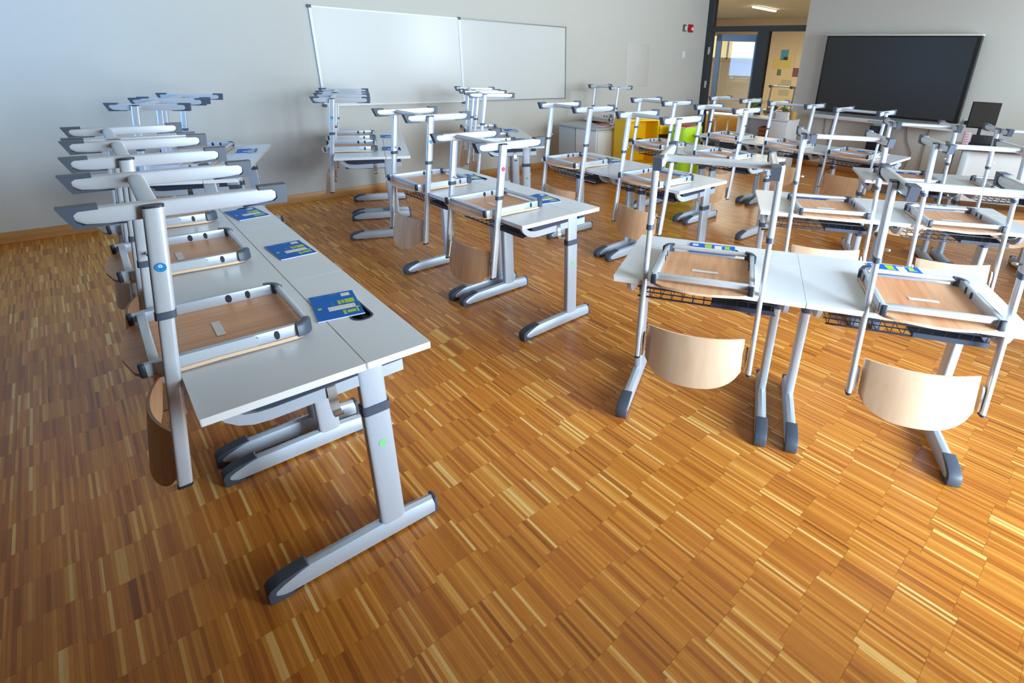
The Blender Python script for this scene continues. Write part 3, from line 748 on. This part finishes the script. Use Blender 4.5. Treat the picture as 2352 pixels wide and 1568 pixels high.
BK = {('L', 0): (.483, .452, -.16), ('L', 1): (.527, .384, .06), ('L', 2): (.512, .350, .14), ('M', 0): (.475, .375, -.2), ('M', 1): (.470, .415, -.25),
      ('R', 0): (.505, .412, .06), ('R', -1): (.522, .362, .08), ('F', 0): (.505, .44, .05), ('F', -1): (.505, .42, .05), ('K', 1): (.49, .40, .1), ('K', 0): (.49, .42, .05),
      ('W', 0): (.47, .40, 0), ('W', 1): (.47, .42, 0), ('N', 0): (.48, .40, 0), ('N', 1): (.48, .42, 0), ('C', 0): (.48, .44, .1), ('C', 1): (.47, .34, -.1),
      ('D', 0): (.48, .40, .1), ('D', 1): (.48, .42, 0), ('E', 0): (.48, .40, 0), ('E', 1): (.48, .42, .1), ('E', 2): (.48, .42, 0), ('G', 0): (.5, .40, .05), ('G', -1): (.5, .42, .05)}
for k, o in ROWS.items():
    grp, wh = WHERE[k]
    for idx, pos in wh.items():
        extra = {('L', 0): 'upturned chair with blue sticker, ', ('M', 0): 'low upturned chair with pink sticker, ', ('M', 1): 'upturned chair with cyan post sticker, ',
                 ('R', 0): 'upturned chair with orange brown seat, ', ('R', -1): 'upturned chair with pale streaky seat, '}.get((k, idx), 'upturned silver and beech chair, ')
        make_desk(o, idx, 'pale grey single desk, '+pos, 'student '+grp)
        make_chair(o, idx, CH[k][idx], extra+pos, grp.replace('desks', 'upturned chairs on desks'), 'streaky' if (k, idx) == ('R', -1) else 'plain', 'pale' if k in 'RF' else 'plain', STK.get((k, idx)))  # rows facing the windows take the window-lit beech copy
        if (k, idx) in BK:
            u, v, r = BK[(k, idx)]; make_booklet(o, idx, u, v, r, 'blue booklet, '+pos)

# ------------------------------------------------------------------ desk with white cabinet by the left wall, one chair on it and one beyond
wd = empty('teacher_cabinet_desk', (5.05, 5.18, 0), 0, 'white cabinet desk standing against the left wall beside yellow cupboard', 'desk')
put('worktop', B('worktop', -.02, .44, -.02, .80, .725, .752, M_GREYC, .003), wd)
put('cabinet_body', B('cabinet', .0, .42, .0, .40, .03, .72, M_WHITEC, .003), wd)
put('side_panel', B('side_panel', .0, .03, .42, .76, .03, .72, M_GREYC, .003), wd)
put('door', B('door', .02, .40, -.018, .0, .05, .70, M_WHITEC, .003), wd)
put('plinth', B('plinth', .03, .39, .03, .42, 0, .03, M_PLAD), wd)
put('leg', B('leg', .37, .41, .72, .76, 0, .725, M_GREYC), wd)
rb = empty('red_book', (5.33, 5.34, .7525), .2, 'red book lying on the white cabinet desk', 'book')
put('pages', B('pages', -.10, .10, -.07, .07, .003, .020, M_PAPER), rb); put('cover', B('cover', -.105, .105, -.075, .075, .020, .024, M_RED, .001), rb); put('back_cover', B('cover', -.105, .105, -.075, .075, 0, .003, M_RED), rb)
XO = (5.80, 5.42, 0.0)
make_desk(XO, 0, 'pale desk behind the white cabinet desk by the left wall', 'single desks', sticker=False)
make_chair(XO, 0, (.02, 0, -.015, 0), 'upturned chair alone against the wall right of whiteboard', 'single upturned chairs')

# ------------------------------------------------------------------ yellow cupboard and lime cabinet
YO, YRZ = (5.22, 4.79, 0), -.26
yc = empty('storage_cupboard', YO, YRZ, 'bright yellow open storage cupboard beside the white cabinet desk', 'cupboard')
bm = bmesh.new(); box(bm, 0, .80, 0, .30, .875, .90, .002); box(bm, 0, .80, .0, .30, .03, .055, .002); box(bm, 0, .80, .285, .30, .055, .875)
for q in (0, .50, .78): box(bm, q, q+.02, 0, .285, .055, .875)
put('carcass', mesh_from(bm, 'carcass', M_YEL, 0), yc)
for a, b, z in ((.02, .50, .57), (.02, .50, .30), (.52, .78, .62), (.52, .78, .44)): put('shelf', B('shelf', a, b, .004, .285, z, z+.018, M_YEL), yc)
for a, b, z0, z1 in ((.02, .50, .06, .29), (.52, .78, .70, .87), (.52, .78, .06, .43)):
    dr = put('drawer_front', B('drawer_front', a+.006, b-.006, -.010, .008, z0, z1, M_YEL, .003), yc)
    put('handle', B('handle', (a+b)/2-.05, (a+b)/2+.05, -.020, -.010, z1-.035, z1-.022, M_PLA, .002), dr)
put('plinth', B('plinth', .02, .78, .02, .28, 0, .03, M_PLAD), yc)
bx = empty('cardboard_box', YO, YRZ, 'white box with magenta dots in the yellow cupboard', 'box')
put('carton', B('carton', .53, .76, .02, .22, .459, .60, M_PAPER, .003), bx)
for xx in (.58, .68): put('print_dot', B('dot', xx-.022, xx+.022, .015, .0198, .50, .55, M_PINK, .002), bx)
bx = empty('book_pile', YO, YRZ, 'low pile of papers with dark cover in the yellow cupboard', 'papers')
put('papers', B('papers', .08, .38, .03, .24, .589, .615, M_CARD, .002), bx); put('cover', B('cover', .07, .39, .025, .245, .615, .622, M_TRAY), bx)
lc = empty('lime_cabinet', (5.66, 4.17, 0), 0, 'lime green drawer cabinet right of the yellow cupboard', 'cabinet')
put('body', B('body', 0, .36, 0, .25, .03, .84, M_LIME, .003), lc); put('plinth', B('plinth', .02, .34, .02, .23, 0, .03, M_PLAD), lc)
for z0, z1 in ((.05, .42), (.44, .82)):
    dr = put('drawer_front', B('drawer_front', -.014, 0, .008, .242, z0, z1, M_LIME, .003), lc); put('handle', B('handle', -.024, -.014, .08, .17, z1-.04, z1-.026, M_PLA, .002), dr)
def magazine(x, y, rz, m_, label, z=.741):
    o = empty('folder', (x, y, z), rz, label, 'folder'); put('cover', B('cover', -.11, .11, -.15, .15, .004, .012, m_, .002), o); put('pages', B('pages', -.105, .105, -.145, .145, 0, .004, M_PAPER), o)
magazine(5.60, 4.85, 1.2, M_LIME, 'lime folder lying on top of the yellow cupboard', .9005)
magazine(5.84, 4.295, 1.6, M_RED, 'red folder lying on the lime cabinet', .8405)

# ------------------------------------------------------------------ low shelf with plants by the door glazing
sh = empty('low_shelf', (8.50, 4.22, 0), 0, 'low white open shelf unit under the door glazing', 'shelf')
bm = bmesh.new(); box(bm, 0, .40, 0, .95, .76, .785, .002); box(bm, 0, .40, .0, .02, 0, .76); box(bm, 0, .40, .30, .32, 0, .76); box(bm, 0, .40, .93, .95, 0, .76); box(bm, .385, .40, 0, .95, 0, .76)
put('carcass', mesh_from(bm, 'carcass', M_WHITEC, 0), sh)
for z in (.03, .40): put('shelf_board', B('shelf_board', .002, .385, .32, .93, z, z+.02, M_CARD if z > .1 else M_WHITEC), sh)
put('door', B('door', -.016, 0, .004, .308, .03, .755, M_WHITEC, .002), sh)
cb = empty('wooden_crate', (8.72, 4.68, .42), .2, 'brown wooden crate inside the low shelf', 'crate')
bm = bmesh.new()
for z in (.0, .07, .14): box(bm, -.12, .12, -.13, -.12, z, z+.06); box(bm, -.12, .12, .12, .13, z, z+.06); box(bm, -.13, -.12, -.13, .13, z, z+.06); box(bm, .12, .13, -.13, .13, z, z+.06)
box(bm, -.12, .12, -.12, .12, 0, .01); put('slats', mesh_from(bm, 'crate', mat('brown_wood', (150, 88, 44), .6, noise=.1), 0), cb)
def plant(x, y, z, m_, label, n=16, r=.18, h=.16, seed=1):
    rnd = random.Random(seed); o = empty('potted_plant', (x, y, z), 0, label, 'plant')
    bm = bmesh.new(); ring_sweep(bm, [[(rr*math.cos(2*PI*k/16), rr*math.sin(2*PI*k/16), zz) for k in range(16)] for rr, zz in ((.045, 0), (.06, .10), (.064, .10), (.064, .112), (.056, .112), (.054, .09))]); put('pot', mesh_from(bm, 'pot', M_WHITEC, 30), o)
    for i in range(n):
        a = 2*PI*i/n+rnd.random()*.4; L = r*(.6+.5*rnd.random()); H = h*(.5+.7*rnd.random()); wd_ = .018+.012*rnd.random()
        bm = bmesh.new(); pr = None
        for k in range(6):
            f = k/5; p = Vector((math.cos(a)*L*f, math.sin(a)*L*f, .10+H*math.sin(f*2.1))); ww = wd_*math.sin(PI*min(.98, f*.9+.08)); sd = Vector((-math.sin(a), math.cos(a), 0))*ww
            cu = (bm.verts.new(p-sd), bm.verts.new(p+Vector((0, 0, -.004))), bm.verts.new(p+sd))
            if pr: bm.faces.new((pr[0], pr[1], cu[1], cu[0])); bm.faces.new((pr[1], pr[2], cu[2], cu[1]))
            pr = cu
        put('leaf', mesh_from(bm, 'leaf', m_, 60), o)
plant(8.66, 5.02, .785, M_LEAFG, 'leafy plant at the left end of low shelf', 18, .26, .14, 3)
plant(8.70, 4.62, .785, M_LEAFD, 'dark leafy plant in the middle of low shelf', 16, .15, .12, 5)
plant(8.68, 4.42, .785, M_LEAFG, 'small bright green plant behind the white box', 12, .09, .10, 8)
wx = empty('white_box', (8.58, 4.36, .7855), 0, 'white open box on the low shelf', 'box')
put('carton', B('carton', -.06, .0, -.10, .12, 0, .12, M_PAPER, .002), wx); put('fold', B('fold', -.062, -.06, -.10, .12, .10, .12, M_WHITEC), wx)
bc = empty('cardboard_box', (8.70, 4.20, .7855), 0, 'small tan cardboard box at the right end of low shelf', 'box')
put('carton', B('carton', -.06, .06, .025, .085, 0, .13, M_CARD, .002), bc); put('tape', B('tape', -.061, .061, .045, .060, .13, .131, M_PAPER), bc)

# ------------------------------------------------------------------ teacher desk on the right
td = empty('teacher_desk', (7.86, 1.62, 0), .46, 'white teacher desk with modesty panel near the right wall edge', 'desk')
put('worktop', B('worktop', 0, .70, -1.34, 0, .725, .752, M_GREYC, .003), td)
put('front_panel', B('front_panel', .06, .08, -1.30, -.06, .10, .725, M_WHITEC), td)
for a, b in ((-.12, -.05), (-1.31, -1.24)):
    l = put('leg', B('leg', .02, .06, a, b, 0, .725, M_GREYC, .003), td); put('leg', B('leg', .60, .64, a, b, 0, .725, M_GREYC, .003), td)
put('edge_strip', B('edge_strip', -.004, 0, -1.34, 0, .725, .752, M_PLAD), td)
def tp(u, v, z=.7525):
    c, s = math.cos(.46), math.sin(.46); return (7.86+u*c-v*s, 1.62+u*s+v*c, z)
mo = empty('computer_monitor', tp(.52, -.30), .30, 'black flat monitor on a stand on the teacher desk', 'monitor')
put('panel', B('panel', -.02, .02, -.15, .16, .20, .52, M_BEZEL, .004), mo); put('screen', B('screen', -.023, -.020, -.14, .15, .215, .51, M_SCREEN), mo)
put('stand', B('stand', .0, .02, -.02, .02, .01, .24, M_BLACK, .003), mo); put('base', B('base', -.08, .10, -.10, .10, 0, .012, M_BLACK, .004), mo)
bx2 = empty('docking_box', tp(.36, -.30), .30, 'black box standing on the teacher desk before the monitor', 'computer')
put('case', B('case', -.06, .06, -.14, .10, 0, .13, M_BLACK, .004), bx2); put('vent', B('vent', -.062, -.06, -.12, .08, .02, .04, M_BEZEL), bx2)
cd = empty('tissue_box', tp(.34, -.13), .30, 'tall pink patterned box beside the black box on teacher desk', 'box')
put('carton', B('carton', -.04, .04, -.035, .035, 0, .16, mat('pink_card', (214, 190, 200), .5, noise=.02), .002), cd)
bm = bmesh.new()
for k in range(5): box(bm, -.042, -.04, -.028, .028, .012+k*.03, .020+k*.03)
put('print', mesh_from(bm, 'print', mat('rose_print', (196, 110, 130), .5, noise=.02), 0), cd)
dk = empty('document_camera', tp(.22, -.62), .3, 'flat round black base on the teacher desk', 'desk lamp')
bm = bmesh.new(); bmesh.ops.create_cone(bm, cap_ends=True, segments=24, radius1=.075, radius2=.06, depth=.02, matrix=Matrix.Translation((0, 0, .010))); put('base', mesh_from(bm, 'base', M_BLACK), dk)
bm = bmesh.new(); bmesh.ops.create_cone(bm, cap_ends=True, segments=16, radius1=.02, radius2=.018, depth=.02, matrix=Matrix.Translation((0, 0, .03))); put('knob', mesh_from(bm, 'knob', M_BEZEL), dk)

# ------------------------------------------------------------------ chair and desk out in the corridor
HO = (10.4, 5.0, .1)
make_desk(HO, 0, 'single desk in the corridor behind the door glazing', 'single desks', sticker=False)
make_chair(HO, 0, (0, 0, -.03, 0), 'upturned chair in the corridor seen through the side pane', 'corridor chairs')
print('objects', len(bpy.data.objects))
